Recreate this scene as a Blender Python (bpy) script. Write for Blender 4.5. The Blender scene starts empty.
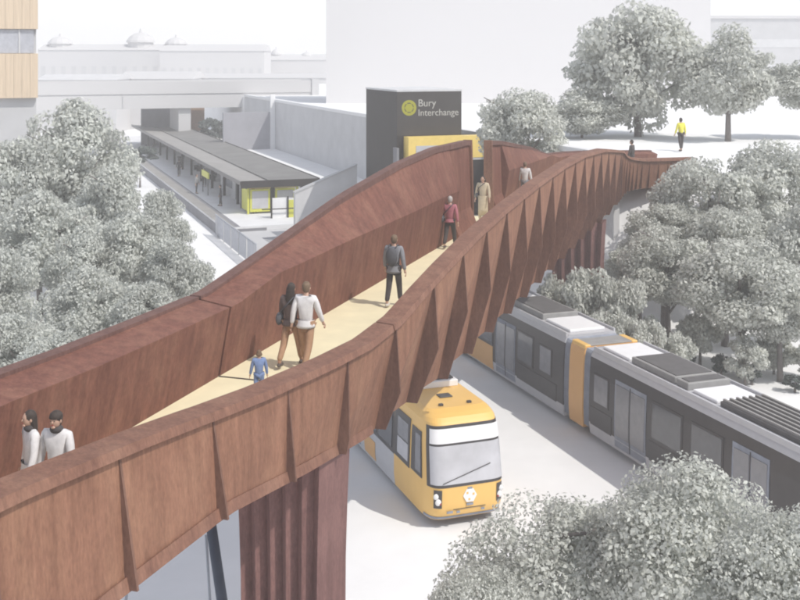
import bpy, bmesh, math, random
from mathutils import Vector, Matrix, noise
import numpy as np
R = math.radians
S = bpy.context.scene
COL = S.collection
PI = math.pi

# ------------------------------------------------------------------ camera, sky, sun, exposure
CAMZ, FPX, HOR = 13.5, 1100.0, 55.0           # ground is z = 0; horizon sits 55 px from the top of 600
cd = bpy.data.cameras.new('camera'); cam = bpy.data.objects.new('camera', cd); COL.objects.link(cam)
cam.location = (0, 0, CAMZ); cam.rotation_euler = (R(90), 0, 0)
cd.sensor_width = 36; cd.lens = FPX/800*36; cd.shift_y = -(300-HOR)/800
cd.clip_start = .1; cd.clip_end = 6000
S.camera = cam
SH = Vector((-.82, .57, 0)).normalized(); ELEV = R(51)       # direction in which shadows fall
w = bpy.data.worlds.new('World'); S.world = w; w.use_nodes = True
nt = w.node_tree; nt.nodes.clear()
sky = nt.nodes.new('ShaderNodeTexSky'); sky.sky_type = 'NISHITA'; sky.sun_disc = False
sky.sun_elevation = ELEV; sky.sun_rotation = math.atan2(-SH.x, -SH.y); sky.dust_density = 1.0; sky.air_density = 1.0; sky.ozone_density = 1.0
bg = nt.nodes.new('ShaderNodeBackground'); bg.inputs['Strength'].default_value = .15
wo = nt.nodes.new('ShaderNodeOutputWorld')
hsv = nt.nodes.new('ShaderNodeHueSaturation'); hsv.inputs['Saturation'].default_value = .45; hsv.inputs['Value'].default_value = .99   # thin bright overcast
nt.links.new(sky.outputs[0], hsv.inputs['Color']); nt.links.new(hsv.outputs[0], bg.inputs[0]); nt.links.new(bg.outputs[0], wo.inputs[0])
sl = bpy.data.lights.new('sun', 'SUN'); sl.energy = 2.5; sl.angle = R(.6); sl.color = (1, .955, .88)
sun = bpy.data.objects.new('sun', sl); COL.objects.link(sun)
sd = Vector((SH.x*math.cos(ELEV), SH.y*math.cos(ELEV), -math.sin(ELEV)))
sun.rotation_euler = sd.to_track_quat('-Z', 'Y').to_euler(); sun.location = (40, -40, 60)
S.view_settings.view_transform = 'Standard'; S.view_settings.look = 'None'
S.view_settings.exposure = .40; S.view_settings.gamma = 1; S.view_settings.use_curve_mapping = False
S.cycles.filter_width = 2.0
S.cycles.max_bounces = 8; S.cycles.diffuse_bounces = 5; S.cycles.volume_bounces = 1; S.cycles.transparent_max_bounces = 8

def P(px, py, d):                      # photo pixel + distance -> world point
    return Vector(((px-400)/FPX*d, d, CAMZ-(py-HOR)/FPX*d))
def ZP(py, d): return CAMZ-(py-HOR)/FPX*d
def lerp(a, b, t): return a+(b-a)*t
def interp(x, tab):
    if x <= tab[0][0]: return tab[0][1]
    for (a, va), (b, vb) in zip(tab, tab[1:]):
        if x <= b: return va+(vb-va)*(x-a)/(b-a)
    return tab[-1][1]
def smooth(t): t = max(0, min(1, t)); return t*t*(3-2*t)

# ------------------------------------------------------------------ materials
MATS = {}
def mat(name, col, rough=.7, metal=0, var=.12, scale=3.0, stretch=(1, 1, 1), bump=0, spec=.3, transl=0, island=0, col2=None):
    m = bpy.data.materials.new(name); m.use_nodes = True
    n = m.node_tree.nodes; l = m.node_tree.links
    b = n['Principled BSDF']; b.inputs['Roughness'].default_value = rough; b.inputs['Metallic'].default_value = metal
    b.inputs['Specular IOR Level'].default_value = spec
    tc = n.new('ShaderNodeTexCoord'); mp = n.new('ShaderNodeMapping'); mp.inputs['Scale'].default_value = stretch
    l.new(tc.outputs['Object'], mp.inputs[0])
    nz = n.new('ShaderNodeTexNoise'); nz.inputs['Scale'].default_value = scale; nz.inputs['Detail'].default_value = 6; nz.inputs['Roughness'].default_value = .62
    l.new(mp.outputs[0], nz.inputs[0])
    rp = n.new('ShaderNodeValToRGB')
    c2 = col2 or [min(1, c*(1+var)) for c in col]
    c1 = [c*(1-var) for c in col]
    rp.color_ramp.elements[0].position = .32; rp.color_ramp.elements[1].position = .68
    rp.color_ramp.elements[0].color = (*c1, 1); rp.color_ramp.elements[1].color = (*c2, 1)
    l.new(nz.outputs[0], rp.inputs[0])
    out = rp.outputs[0]
    if island:
        g = n.new('ShaderNodeNewGeometry'); hs = n.new('ShaderNodeHueSaturation')
        mr = n.new('ShaderNodeMapRange'); mr.inputs[3].default_value = 1-island; mr.inputs[4].default_value = 1+island
        l.new(g.outputs['Random Per Island'], mr.inputs[0]); l.new(mr.outputs[0], hs.inputs['Value']); l.new(out, hs.inputs['Color'])
        out = hs.outputs[0]
    l.new(out, b.inputs['Base Color'])
    if bump:
        bp = n.new('ShaderNodeBump'); bp.inputs['Strength'].default_value = bump; bp.inputs['Distance'].default_value = .02
        l.new(nz.outputs[0], bp.inputs['Height']); l.new(bp.outputs[0], b.inputs['Normal'])
    if transl:
        tr = n.new('ShaderNodeBsdfTranslucent'); l.new(out, tr.inputs[0])
        mx = n.new('ShaderNodeMixShader'); mx.inputs[0].default_value = transl
        l.new(b.outputs[0], mx.inputs[1]); l.new(tr.outputs[0], mx.inputs[2])
        l.new(mx.outputs[0], n['Material Output'].inputs[0])
    MATS[name] = m
    return m

def corten(name, dark, light, pale):
    m = mat(name, dark, .78, 0, 0, 1.0, spec=.25)
    n = m.node_tree.nodes; l = m.node_tree.links; b = n['Principled BSDF']
    tc = n.new('ShaderNodeTexCoord')
    def nz(sc, stretch, det):
        mp = n.new('ShaderNodeMapping'); mp.inputs['Scale'].default_value = stretch; l.new(tc.outputs['Object'], mp.inputs[0])
        t = n.new('ShaderNodeTexNoise'); t.inputs['Scale'].default_value = sc; t.inputs['Detail'].default_value = det; t.inputs['Roughness'].default_value = .65
        l.new(mp.outputs[0], t.inputs[0]); return t
    a = nz(6.0, (1, 1, .10), 8); c = nz(1.1, (1, 1, .6), 5); f = nz(26, (1, 1, .35), 4)
    r1 = n.new('ShaderNodeValToRGB'); r1.color_ramp.elements[0].position = .34; r1.color_ramp.elements[1].position = .66
    r1.color_ramp.elements[0].color = (*dark, 1); r1.color_ramp.elements[1].color = (*light, 1)
    l.new(a.outputs[0], r1.inputs[0])
    r2 = n.new('ShaderNodeValToRGB'); r2.color_ramp.elements[0].position = .48; r2.color_ramp.elements[1].position = .72
    r2.color_ramp.elements[0].color = (0, 0, 0, 1); r2.color_ramp.elements[1].color = (.55, .55, .55, 1)
    l.new(c.outputs[0], r2.inputs[0])
    mx = n.new('ShaderNodeMixRGB'); mx.inputs[2].default_value = (*pale, 1)
    l.new(r2.outputs[0], mx.inputs[0]); l.new(r1.outputs[0], mx.inputs[1])
    r3 = n.new('ShaderNodeValToRGB'); r3.color_ramp.elements[0].position = .3; r3.color_ramp.elements[1].position = .7
    r3.color_ramp.elements[0].color = (.72, .70, .70, 1); r3.color_ramp.elements[1].color = (1.15, 1.15, 1.15, 1)
    l.new(f.outputs[0], r3.inputs[0])
    mu = n.new('ShaderNodeMixRGB'); mu.blend_type = 'MULTIPLY'; mu.inputs[0].default_value = .8
    l.new(mx.outputs[0], mu.inputs[1]); l.new(r3.outputs[0], mu.inputs[2]); l.new(mu.outputs[0], b.inputs['Base Color'])
    bp = n.new('ShaderNodeBump'); bp.inputs['Strength'].default_value = .25; bp.inputs['Distance'].default_value = .02
    l.new(f.outputs[0], bp.inputs['Height']); l.new(bp.outputs[0], b.inputs['Normal'])
    return m

M_ground = mat('pale_ground', (.80, .80, .805), .95, var=.045, scale=.35, bump=.1)
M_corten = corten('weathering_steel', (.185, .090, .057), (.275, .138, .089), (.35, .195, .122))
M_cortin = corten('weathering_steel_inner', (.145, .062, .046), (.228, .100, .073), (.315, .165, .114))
M_rail = corten('weathering_steel_rail', (.165, .082, .058), (.240, .122, .084), (.32, .182, .124))
M_rib_shade = corten('weathering_steel_rib_shaded', (.125, .066, .049), (.18, .097, .070), (.24, .135, .098))  # same steel, darkened: the shade on the rib faces is in the colour
M_cope_shade = corten('weathering_steel_coping_shaded', (.13, .070, .060), (.18, .098, .082), (.23, .13, .105))  # left coping, its side-on shade painted in as a darker tone
M_dark_steel = mat('dark_joint_steel', (.05, .035, .03), .8, var=.2)
M_deck = mat('buff_deck', (.78, .70, .48), .9, var=.06, scale=1.3, bump=.08)
M_pier = corten('pier_steel', (.16, .085, .078), (.22, .118, .108), (.28, .155, .14))
M_leaf = mat('pale_foliage', (.62, .63, .585), .9, var=.14, scale=1.2, transl=.36, island=.17, spec=.1)
M_leaf2 = mat('grey_foliage', (.60, .615, .575), .9, var=.15, scale=1.2, transl=.36, island=.19, spec=.1)
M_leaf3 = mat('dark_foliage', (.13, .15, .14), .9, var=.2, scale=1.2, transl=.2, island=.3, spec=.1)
M_bark = mat('bark', (.20, .18, .17), .95, var=.25, scale=9, stretch=(1, 1, .3), bump=.4)
M_yellow = mat('tram_yellow', (.80, .50, .15), .38, var=.03, scale=1.2, spec=.5)
M_orange = mat('tram_yellow_shaded', (.70, .39, .14), .42, var=.03, scale=1.2, spec=.5)  # yellow livery with the shade of the tram side mixed into the colour
M_tgrey = mat('tram_grey', (.50, .50, .52), .42, var=.04, spec=.5)
M_tdark = mat('tram_charcoal', (.050, .045, .046), .4, var=.1, spec=.5)
M_twhite = mat('tram_white', (.80, .80, .81), .45, var=.03, spec=.4)
M_glass = mat('dark_glass', (.09, .092, .10), .12, var=.1, spec=.7)
M_pglass = mat('pale_glass', (.50, .50, .53), .10, var=.14, scale=.7, spec=.6)
M_bellow = mat('bellows_grey', (.26, .28, .33), .8, var=.15)
M_louvre = mat('louvre_grey', (.30, .295, .29), .6, var=.1)
M_lamp = mat('lamp_glass', (.75, .75, .75), .15, spec=.7)
M_red = mat('red_lens', (.35, .05, .05), .3)
M_white = mat('white_render', (.56, .555, .56), .9, var=.02, scale=.06)
M_tower = mat('tower_render', (.66, .65, .655), .9, var=.012, scale=.03)
M_grey = mat('grey_concrete', (.58, .58, .59), .9, var=.07, scale=.6)
M_lgrey = mat('light_concrete', (.50, .50, .51), .9, var=.06, scale=.4)
M_mgrey = mat('mid_concrete', (.33, .33, .36), .9, var=.08, scale=.6)
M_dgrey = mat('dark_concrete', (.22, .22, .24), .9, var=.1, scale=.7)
M_black = mat('black_cladding', (.030, .026, .025), .6, var=.1, scale=1.5)
M_blackf = mat('charcoal_cladding', (.058, .053, .050), .55, var=.08, scale=1.5)
M_letter = mat('pale_lettering', (.45, .44, .41), .6, var=0)
M_lime = mat('lime_panel', (.62, .62, .10), .5, var=.06)
M_emb = mat('emblem_yellow', (.34, .33, .03), .5, var=.05)
M_kiosk = mat('kiosk_yellow', (.80, .60, .18), .5, var=.05)
M_canopy = mat('canopy_roof', (.20, .195, .19), .8, var=.14, scale=.5, stretch=(1, 1, 1))
M_canopyl = mat('canopy_strip', (.30, .29, .28), .8, var=.10, scale=.5)
M_plat = mat('platform_paving', (.70, .70, .71), .9, var=.06, scale=.8)
M_slat = mat('timber_cladding', (.62, .50, .37), .8, var=.10, scale=2.0, stretch=(4, 4, .2))
M_navy = mat('navy_steel', (.055, .07, .105), .5, var=.1)
M_wire = mat('grey_steel', (.36, .38, .43), .5, var=.1)
M_skin = mat('skin', (.56, .36, .27), .6, var=.05)
M_skind = mat('tan_skin', (.42, .24, .16), .6, var=.05)
M_hairb = mat('brown_hair', (.055, .042, .036), .7, var=.25, scale=20)
M_hairf = mat('fair_hair', (.17, .115, .075), .7, var=.2, scale=20)
M_hairg = mat('grey_hair', (.45, .42, .40), .7, var=.2, scale=20)
M_orangeb = mat('barrier_orange', (.75, .33, .10), .6)
def cloth(n, c): return mat('cloth_'+n, c, .9, var=.10, scale=9, bump=.3)
M_cwhite = cloth('white', (.72, .70, .70)); M_cdark = cloth('dark', (.075, .066, .066)); M_cgrey = cloth('grey', (.26, .26, .28))
M_cpink = cloth('pink', (.44, .17, .20)); M_ccream = cloth('cream', (.58, .49, .36)); M_cblue = cloth('blue', (.20, .27, .46))
M_ctan = cloth('tan', (.40, .24, .15)); M_chiv = cloth('yellow', (.75, .70, .10)); M_cbrown = cloth('brown', (.15, .11, .10))
M_shoe = mat('shoe', (.10, .08, .07), .6); M_shoel = mat('pale_shoe', (.6, .57, .52), .6)

# ------------------------------------------------------------------ object helpers
def tag(o, label=None, cat=None, group=None, kind=None):
    if label: o['label'] = label
    if cat: o['category'] = cat
    if group: o['group'] = group
    if kind: o['kind'] = kind
    return o
def empty(name, loc, rz=0, label=None, cat=None, group=None, kind=None):
    o = bpy.data.objects.new(name, None); COL.objects.link(o); o.location = loc; o.rotation_euler = (0, 0, rz)
    o.empty_display_size = .2
    return tag(o, label, cat, group, kind)

class MB:
    def __init__(s): s.v = []; s.f = []
    def add(s, vs, fs):
        o = len(s.v); s.v += [tuple(v) for v in vs]; s.f += [tuple(i+o for i in f) for f in fs]; return s
    def box(s, x0, x1, y0, y1, z0, z1):
        return s.add([(x0, y0, z0), (x1, y0, z0), (x1, y1, z0), (x0, y1, z0), (x0, y0, z1), (x1, y0, z1), (x1, y1, z1), (x0, y1, z1)],
              [(0, 3, 2, 1), (4, 5, 6, 7), (0, 1, 5, 4), (1, 2, 6, 5), (2, 3, 7, 6), (3, 0, 4, 7)])
    def quad(s, a, b, c, d): return s.add([a, b, c, d], [(0, 1, 2, 3)])
    def hexa(s, b4, t4):               # 4 bottom, 4 top points (counter-clockwise from above)
        return s.add(list(b4)+list(t4), [(0, 3, 2, 1), (4, 5, 6, 7), (0, 1, 5, 4), (1, 2, 6, 5), (2, 3, 7, 6), (3, 0, 4, 7)])
    def tube(s, pts, rad, n=8, cap=True):
        pts = [Vector(p) for p in pts]
        if not isinstance(rad, (list, tuple)): rad = [rad]*len(pts)
        base = len(s.v); up = None
        for i, p in enumerate(pts):
            t = (pts[min(i+1, len(pts)-1)]-pts[max(i-1, 0)]).normalized()
            if up is None: up = Vector((1, 0, 0)) if abs(t.x) < .8 else Vector((0, 1, 0))
            a = (up-t*up.dot(t)).normalized(); b = t.cross(a); up = a
            for k in range(n):
                th = 2*PI*k/n; q = p+(a*math.cos(th)+b*math.sin(th))*rad[i]; s.v.append(tuple(q))
        for i in range(len(pts)-1):
            for k in range(n):
                k2 = (k+1) % n
                s.f.append((base+i*n+k, base+i*n+k2, base+(i+1)*n+k2, base+(i+1)*n+k))
        if cap:
            s.f.append(tuple(base+k for k in reversed(range(n)))); s.f.append(tuple(base+(len(pts)-1)*n+k for k in range(n)))
        return s
    def grid(s, rows, closed=False):
        base = len(s.v); m = len(rows[0])
        for r in rows: s.v += [tuple(p) for p in r]
        for i in range(len(rows)-1):
            for k in range(m if closed else m-1):
                k2 = (k+1) % m
                s.f.append((base+i*m+k, base+i*m+k2, base+(i+1)*m+k2, base+(i+1)*m+k))
        return s
    def sphere(s, c, r, nu=12, nv=8, zmin=-1):
        c = Vector(c); rows = []
        for j in range(nv+1):
            ph = -PI/2+PI*j/nv
            z = math.sin(ph)
            if z < zmin: z = zmin
            q = math.sqrt(max(0, 1-z*z))
            rows.append([c+Vector((r[0]*q*math.cos(2*PI*i/nu), r[1]*q*math.sin(2*PI*i/nu), r[2]*z)) for i in range(nu)])
        return s.grid(rows, True)
    def build(s, name, m, parent=None, smooth=False, bevel=0, fix=True):
        me = bpy.data.meshes.new(name); me.from_pydata(s.v, [], s.f)
        if fix or bevel:
            bm = bmesh.new(); bm.from_mesh(me)
            bmesh.ops.remove_doubles(bm, verts=bm.verts, dist=1e-5)
            bmesh.ops.recalc_face_normals(bm, faces=bm.faces)
            if bevel: bmesh.ops.bevel(bm, geom=list(bm.edges), offset=bevel, segments=1, affect='EDGES', profile=.5)
            bm.to_mesh(me); bm.free()
        me.materials.append(m)
        if smooth: me.polygons.foreach_set('use_smooth', [True]*len(me.polygons))
        o = bpy.data.objects.new(name, me); COL.objects.link(o)
        if parent: o.parent = parent
        return o
def thicken(o, t, off=1):
    md = o.modifiers.new('solid', 'SOLIDIFY'); md.thickness = t; md.offset = off; md.use_even_offset = False
    return o
def area2(a, b, c): return (b-a).cross(c-a)

# track frame: p = metres to the right of the camera across the tracks, q = metres along the tracks
AX = Vector((-.342, .940, 0)); RX = Vector((.940, .342, 0))
def T(p, q, z=0): return RX*p+AX*q+Vector((0, 0, z))
TRZ = math.atan2(.342, .940)            # local x = across (p), local y = along (q)

# ------------------------------------------------------------------ ground
def gh(p, q):
    Y = p*.342+q*.94
    fy = smooth((Y-53)/8)
    if Y > 61: fp = smooth((p-30.35)/.3)
    else: fp = smooth((p-23)/9)
    h = (7.05*smooth((Y-54.5)/4.8)+.95*smooth((Y-59.5)/3))*fp
    if Y > 82 and p <= 30.4: h = max(h, 2.6*smooth((p-23.4)/1.4)*smooth((Y-82)/12))
    return h
def ground_at(x, y):
    p = .94*x+.342*y; q = -.342*x+.94*y
    return gh(p, q)
def lines(a, b, fine, steps):
    out = []
    x = a
    while x < b:
        out.append(x)
        d = next((st for (lo, hi, st) in fine if lo <= x < hi), steps)
        x += d
    out.append(b); return out
ps = lines(-900, 900, [(-40, 20, 4), (20, 30, .8), (30, 31, .1), (31, 60, 3)], 70)
qs = lines(-60, 1600, [(-10, 20, 4), (20, 64, 1.2), (64, 140, 4), (140, 200, 10)], 90)
g = MB(); rows = []
for q in qs: rows.append([T(p, q, gh(p, q)) for p in ps])
g.grid(rows); tag(g.build('ground', M_ground, smooth=True, fix=False), kind='structure')

# ------------------------------------------------------------------ the footbridge
BR = empty('footbridge', (0, 0, 0), 0, 'curving rust brown weathering steel footbridge with a buff deck crossing above the trams', 'footbridge')
DZ = 7.1                                   # deck level
ND = Vector((.949, -.316, 0))              # straight part: to the right of the deck
HD = Vector((.316, .949, 0))
PHI0, PHI1, RL = R(18.43), R(66), 6.2
def lx(d): return .333*d-10.9
def width(t): return interp(t, [(16, 2.62), (18.5, 2.74), (23.5, 3.03), (26, 3.13)])
TS, TA, TE = 56.5, 60.5, 63.6
LC = Vector((lx(TS), TS, 0))+ND*RL
def frame(t):                              # left deck edge point and unit vector to the right
    if t <= TS: return Vector((lx(t), t, 0)), ND.copy()
    ph = lerp(PHI0, PHI1, min(1, (t-TS)/(TA-TS)))
    n = Vector((math.cos(ph), -math.sin(ph), 0))
    p = LC-n*RL
    if t > TA: p = p+Vector((math.sin(ph), math.cos(ph), 0))*(t-TA)*1.05
    return p, n
def left(t): return frame(t)[0]
def right(t):
    p, n = frame(t); return p+n*width(t)
# rail heights from the photograph: pixel on the rail -> station and height
def from_px(tab, fn):
    out = []
    for (x, y) in tab:
        lo, hi = 5.0, TS
        for _ in range(50):
            mid = (lo+hi)/2; q = fn(mid)
            if 400+FPX*q.x/q.y < x: lo = mid
            else: hi = mid
        q = fn(lo); out.append((lo, ZP(y, q.y)))
    return out
RIM = .22                                  # how far the top of the right side leans out
right_tab = from_px([(0, 487), (60, 463), (128, 436), (200, 410), (256, 389), (320, 361), (360, 341), (390, 318), (415, 290), (440, 263), (470, 233), (500, 207), (530, 184), (560, 164), (580, 154), (600, 149), (615, 150)],
                    lambda t: right(t)+frame(t)[1]*RIM)
right_tab = [(4, right_tab[0][1]+.5)]+right_tab+[(56.5, DZ+1.56), (57.5, DZ+1.32), (58.5, DZ+1.15), (60.5, DZ+1.0), (TE, DZ+.95)]
LEAN = .26
def LIMf(t): return interp(t, [(29, -.50), (39.5, -.12), (47, -.10), (55, -.35)])
left_tab = from_px([(0, 376), (60, 354), (130, 326), (205, 295), (250, 264), (300, 228), (350, 193), (400, 164), (435, 149), (465, 142), (500, 142), (530, 148), (550, 155)], lambda t: left(t)+frame(t)[1]*LIMf(t))
left_tab = [(5, left_tab[0][1]+.4)]+left_tab+[(60.5, DZ+1.1), (TE, DZ+1.0)]
fold_tab = from_px([(0, 407), (60, 379), (130, 339), (150, 322)], lambda t: left(t)+frame(t)[1]*LEAN)+from_px([(200, 300), (222, 297), (302, 263), (357, 237), (412, 213), (440, 199)], lambda t: left(t)+frame(t)[1]*LEAN)+from_px([(504, 172), (520, 167), (546, 158)], lambda t: left(t)+frame(t)[1]*LEAN)
rtop = lambda t: interp(t, right_tab)
ltop = lambda t: interp(t, left_tab)
lfold = lambda t: min(interp(t, fold_tab), ltop(t)-.12)
def up(v, z): return Vector((v.x, v.y, z))
def frange(a, b, st):
    n = max(1, round((b-a)/st)); return [a+(b-a)*i/n for i in range(n+1)]

def inset(t): return interp(t, [(19, 0), (22, .12), (25, .42), (50, .42), (56.5, .05)])   # deck edge drawn in behind the folds
# deck slab, with an edge beam below
ts = frange(5, TE, .7)
top = [[up(left(t)-frame(t)[1]*.02, DZ), up(right(t)+frame(t)[1]*(.02-inset(t)), DZ), up(right(t)-frame(t)[1]*(.1+inset(t)), DZ-.16), up(left(t)-frame(t)[1]*.02, DZ-.22)] for t in ts]
m = MB().grid(top, True); n0 = len(top); m.f.append((0, 1, 2, 3)); m.f.append(tuple((n0-1)*4+k for k in (3, 2, 1, 0)))
m.build('deck', M_deck, BR)
# expansion joints across deck and up the side
m = MB()
t0 = 21.9
a, n = frame(t0); b = right(t0)
m.hexa([up(a-HD*.03, DZ+.002), up(b-HD*.03, DZ+.002), up(b+HD*.03, DZ+.002), up(a+HD*.03, DZ+.002)], [up(a-HD*.03, DZ+.008), up(b-HD*.03, DZ+.008), up(b+HD*.03, DZ+.008), up(a+HD*.03, DZ+.008)])
m.build('joint', M_dark_steel, BR)

def lsec(t, panel=False):                  # cross-section of the left side, inside face bottom to top
    p, n = frame(t); zt = ltop(t); zf = lfold(t)
    if panel: zf = DZ
    pts = []
    hl = zf-DZ
    for k in range(5):
        u = k/4; z = DZ+hl*u
        o = LEAN*u           # lower skin leans in over the deck
        pts.append(up(p+n*o, z))
    o0 = LEAN if not panel else 0
    for k in range(1, 5):
        u = k/4
        pts.append(up(p+n*lerp(o0, LIMf(t), u), lerp(zf, zt, u)))
    return pts
def lsec_out(t):
    p, n = frame(t); zt = ltop(t)
    return [up(p+n*(LIMf(t)-.10), zt), up(p+n*(LIMf(t)*.5-.22), lerp(zt, DZ, .5)), up(p+n*-.34, DZ-.05), up(p+n*.0, DZ-.75)]
def left_leaf(a, b, panel=False):
    tt = frange(a, b, .35)
    ins = [lsec(t, panel) for t in tt]; outs = [lsec_out(t) for t in tt]
    m = MB().grid([list(i)+list(o) for i, o in zip(ins, outs)])
    for e in (0, -1):
        loop = list(ins[e])+list(outs[e]); k = len(m.v); m.v += [tuple(v) for v in loop]; m.f.append(tuple(range(k, k+len(loop))))
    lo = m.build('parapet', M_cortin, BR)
    r = MB()
    rr = []
    for t in tt:
        p, n = frame(t); zt = ltop(t); c = p+n*(LIMf(t)-.05)
        rr.append([up(c-n*.13, zt-.12), up(c+n*.13, zt-.12), up(c+n*.13, zt+.05), up(c-n*.13, zt+.05)])
    r.grid(rr, True); k = len(tt)-1; r.f.append((0, 1, 2, 3)); r.f.append(tuple(k*4+i for i in (3, 2, 1, 0)))
    r.build('coping', M_cope_shade, BR)
    return lo
left_leaf(5, 21.86); left_leaf(21.94, 38.2); left_leaf(38.24, 40.7, True); 
G1 = 43.9
left_leaf(G1, 45.5, True); left_leaf(45.54, TE)
# jambs at the opening in the side
def jamb(t, s):
    p, n = frame(t); zt = ltop(t)
    d = HD*s
    MB().hexa([up(p+n*.06, DZ-.2), up(p+n*.06+d*.16, DZ-.2), up(p-n*.36+d*.16, DZ-.2), up(p-n*.36, DZ-.2)],
              [up(p-n*.02, zt+.07), up(p-n*.02+d*.16, zt+.07), up(p-n*.34+d*.16, zt+.07), up(p-n*.34, zt+.07)]).build('jamb', M_rail, BR)
jamb(40.72, 1); jamb(G1-.02, -1)
# landing outside the opening
a = left(41.0); b = left(43.6)
MB().hexa([up(a-ND*3.2, DZ-.2), up(a-ND*.03, DZ-.2), up(b-ND*.03, DZ-.2), up(b-ND*3.2, DZ-.2)], [up(a-ND*3.2, DZ-.003), up(a-ND*.03, DZ-.003), up(b-ND*.03, DZ-.003), up(b-ND*3.2, DZ-.003)]).build('landing', M_deck, BR)

# right side: inner skin, coping, folded outer panels and ribs
def rbot(t): return interp(t, [(13.5, 7.16), (16.5, 7.05), (18.8, 6.68), (22.3, 6.10), (26.5, 5.76), (53, 5.80), (56.5, 6.1), (58.5, 6.5), (TE, 6.65)])
def rin(t): return interp(t, [(16, -.10), (19, .05), (22, .36), (25, .64), (50, .66), (58, .25)])
def ramp_(t): return interp(t, [(19, .0), (22, .22), (25, .50), (30, .62), (50, .55), (56, .2), (59, .06)])
def rmid(t): return interp(t, [(17, .99), (20, .9), (23, .62), (27, .46), (33, .52), (45, .62), (52, .7), (58, .9)])
tt = frange(5, TE, .35)
m = MB().grid([[up(right(t)-frame(t)[1]*inset(t), DZ), up(right(t)+frame(t)[1]*(.12-inset(t)*.5), lerp(DZ, rtop(t), .6)), up(right(t)+frame(t)[1]*(RIM-.06), rtop(t)-.02)] for t in tt])
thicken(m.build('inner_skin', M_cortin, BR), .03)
def rcop(a, b):
    tt = frange(a, b, .35); rr = []
    for t in tt:
        p, n = frame(t); c = right(t)+n*(RIM+.06); zt = rtop(t)
        rr.append([up(c-n*.20, zt-.08), up(c+n*.20, zt-.12), up(c+n*.17, zt+.0), up(c-n*.20, zt+.03)])
    r = MB().grid(rr, True); k = len(tt)-1; r.f.append((0, 1, 2, 3)); r.f.append(tuple(k*4+i for i in (3, 2, 1, 0)))
    r.build('coping', M_rail, BR)
rcop(5, 22.55); rcop(22.60, TE)
stations = [t for t in frange(7.5, 55.8, 2.2)]
ends = frange(55.8, TE, .55)
stations = [5.3]+stations+ends[1:]
def tp(t): p, n = frame(t); return up(right(t)+n*(RIM+.16), rtop(t)-.10)
def bt(t, extra=0): p, n = frame(t); return up(right(t)+n*(RIM+.16-rin(t)+extra), rbot(t))
def kp(t):                                 # kink of a rib, straight below the rail
    f = rmid(t); a_ = tp(t); p, n = frame(t)
    return up(right(t)+n*(RIM+.16-rin(t)*lerp(.12, 1, smooth((f-.66)/.3))*f), lerp(a_.z, rbot(t), f))
for a, b in zip(stations, stations[1:]):
    mid = (a+b)/2; p, n = frame(mid)
    T0, T1 = tp(a), tp(b); B0, B1 = bt(a), bt(b); K0 = kp(a)
    m = MB()
    if b > 56.5: m.quad(T0, T1, B1, B0)
    else:
        n_ = 6
        for k in range(n_):                # lit upper triangle: rail edge down to the kink of the nearer rib
            m.add([tp(lerp(a, b, k/n_)), tp(lerp(a, b, (k+1)/n_)), K0], [(0, 1, 2)])
        # the rest of the bay folds back under
        F = K0.lerp(T1, .5)
        dip = B0.lerp(B1, .5)-n*ramp_(mid)*.12
        m.add([K0, F, dip, B0], [(0, 1, 2, 3)]); m.add([F, T1, B1, dip], [(0, 1, 2, 3)])
    m.add([B0, B0.lerp(B1, .5)-n*ramp_(mid)*.12, B1, up(B1-n*.9, B1.z), up(B0-n*.9, B0.z)], [(0, 1, 2, 3, 4)])
    thicken(m.build('side_panel', M_corten, BR), .02, 0)
for t in stations[1:]:
    p, n = frame(t); h = Vector((-n.y, n.x, 0))*.022
    e0 = .015; ek = interp(t, [(18, .10), (25, .15), (50, .13), (58, .08)]); e1 = interp(t, [(18, .17), (25, .26), (50, .24), (58, .14)])
    ek = lerp(ek, lerp(e0, e1, rmid(t)), smooth((rmid(t)-.6)/.3))
    a, k, b = tp(t), kp(t), bt(t)
    ki = a.lerp(b, rmid(t)); ki = up(ki, k.z)          # the web reaches back to the folded panel behind it
    rows = [[qi-h-n*.05, q+n*e-h, q+n*e+h, qi-n*.05+h] for qi, q, e in ((a, a, e0), (ki, k, ek), (b, b, e1))]
    m = MB().grid(rows, True); m.f += [(0, 1, 2, 3), (11, 10, 9, 8)]
    m.build('rib', M_rib_shade if t < 56.5 else M_corten, BR)
# near-side lower flange (pale strip along the foot of the near panels)
tt = frange(5.3, 22.6, .5)
thicken(MB().grid([[bt(t)+frame(t)[1]*.03+Vector((0, 0, .15)), bt(t)+frame(t)[1]*.07-Vector((0, 0, .02))] for t in tt]).build('flange', M_rail, BR), .03)
# soffit between both sides
m = MB().grid([[up(left(t), DZ-.75), up(left(t).lerp(right(t), .5), min(DZ-.8, rbot(t)+.05)), up(right(t)-frame(t)[1]*(.5+inset(t)), min(DZ-.3, rbot(t)+.02))] for t in frange(5.3, TE, .7)])
thicken(m.build('soffit', M_pier, BR), .03)
# piers: folded plates, waisted
def pier(c, hw, hd, ztop, nfl, zb=0.0):
    rows = []
    for z in [zb, 1.5, 3.0, 4.2, 5.2, ztop]:
        u = z/ztop; k = 1.03-.10*math.sin(PI*u)
        loop = []
        cc = up(c, z)
        for i in range(nfl*2+1):
            x = -hw+2*hw*i/(nfl*2); loop.append(cc+ND*x*k-HD*(hd*k+(.11 if i % 2 == 0 else -.06)))
        for i in range(4):
            y = -hd+2*hd*(i+.5)/4; loop.append(cc+ND*(hw*k)+HD*(y*k))
        for i in range(nfl*2+1):
            x = hw-2*hw*i/(nfl*2); loop.append(cc+ND*x*k+HD*(hd*k+(.11 if i % 2 == 0 else -.06)))
        for i in range(4):
            y = hd-2*hd*(i+.5)/4; loop.append(cc-ND*(hw*k)+HD*(y*k))
        rows.append(loop)
    m = MB().grid(rows, True)
    return m.build('pier', M_pier, BR)
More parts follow.
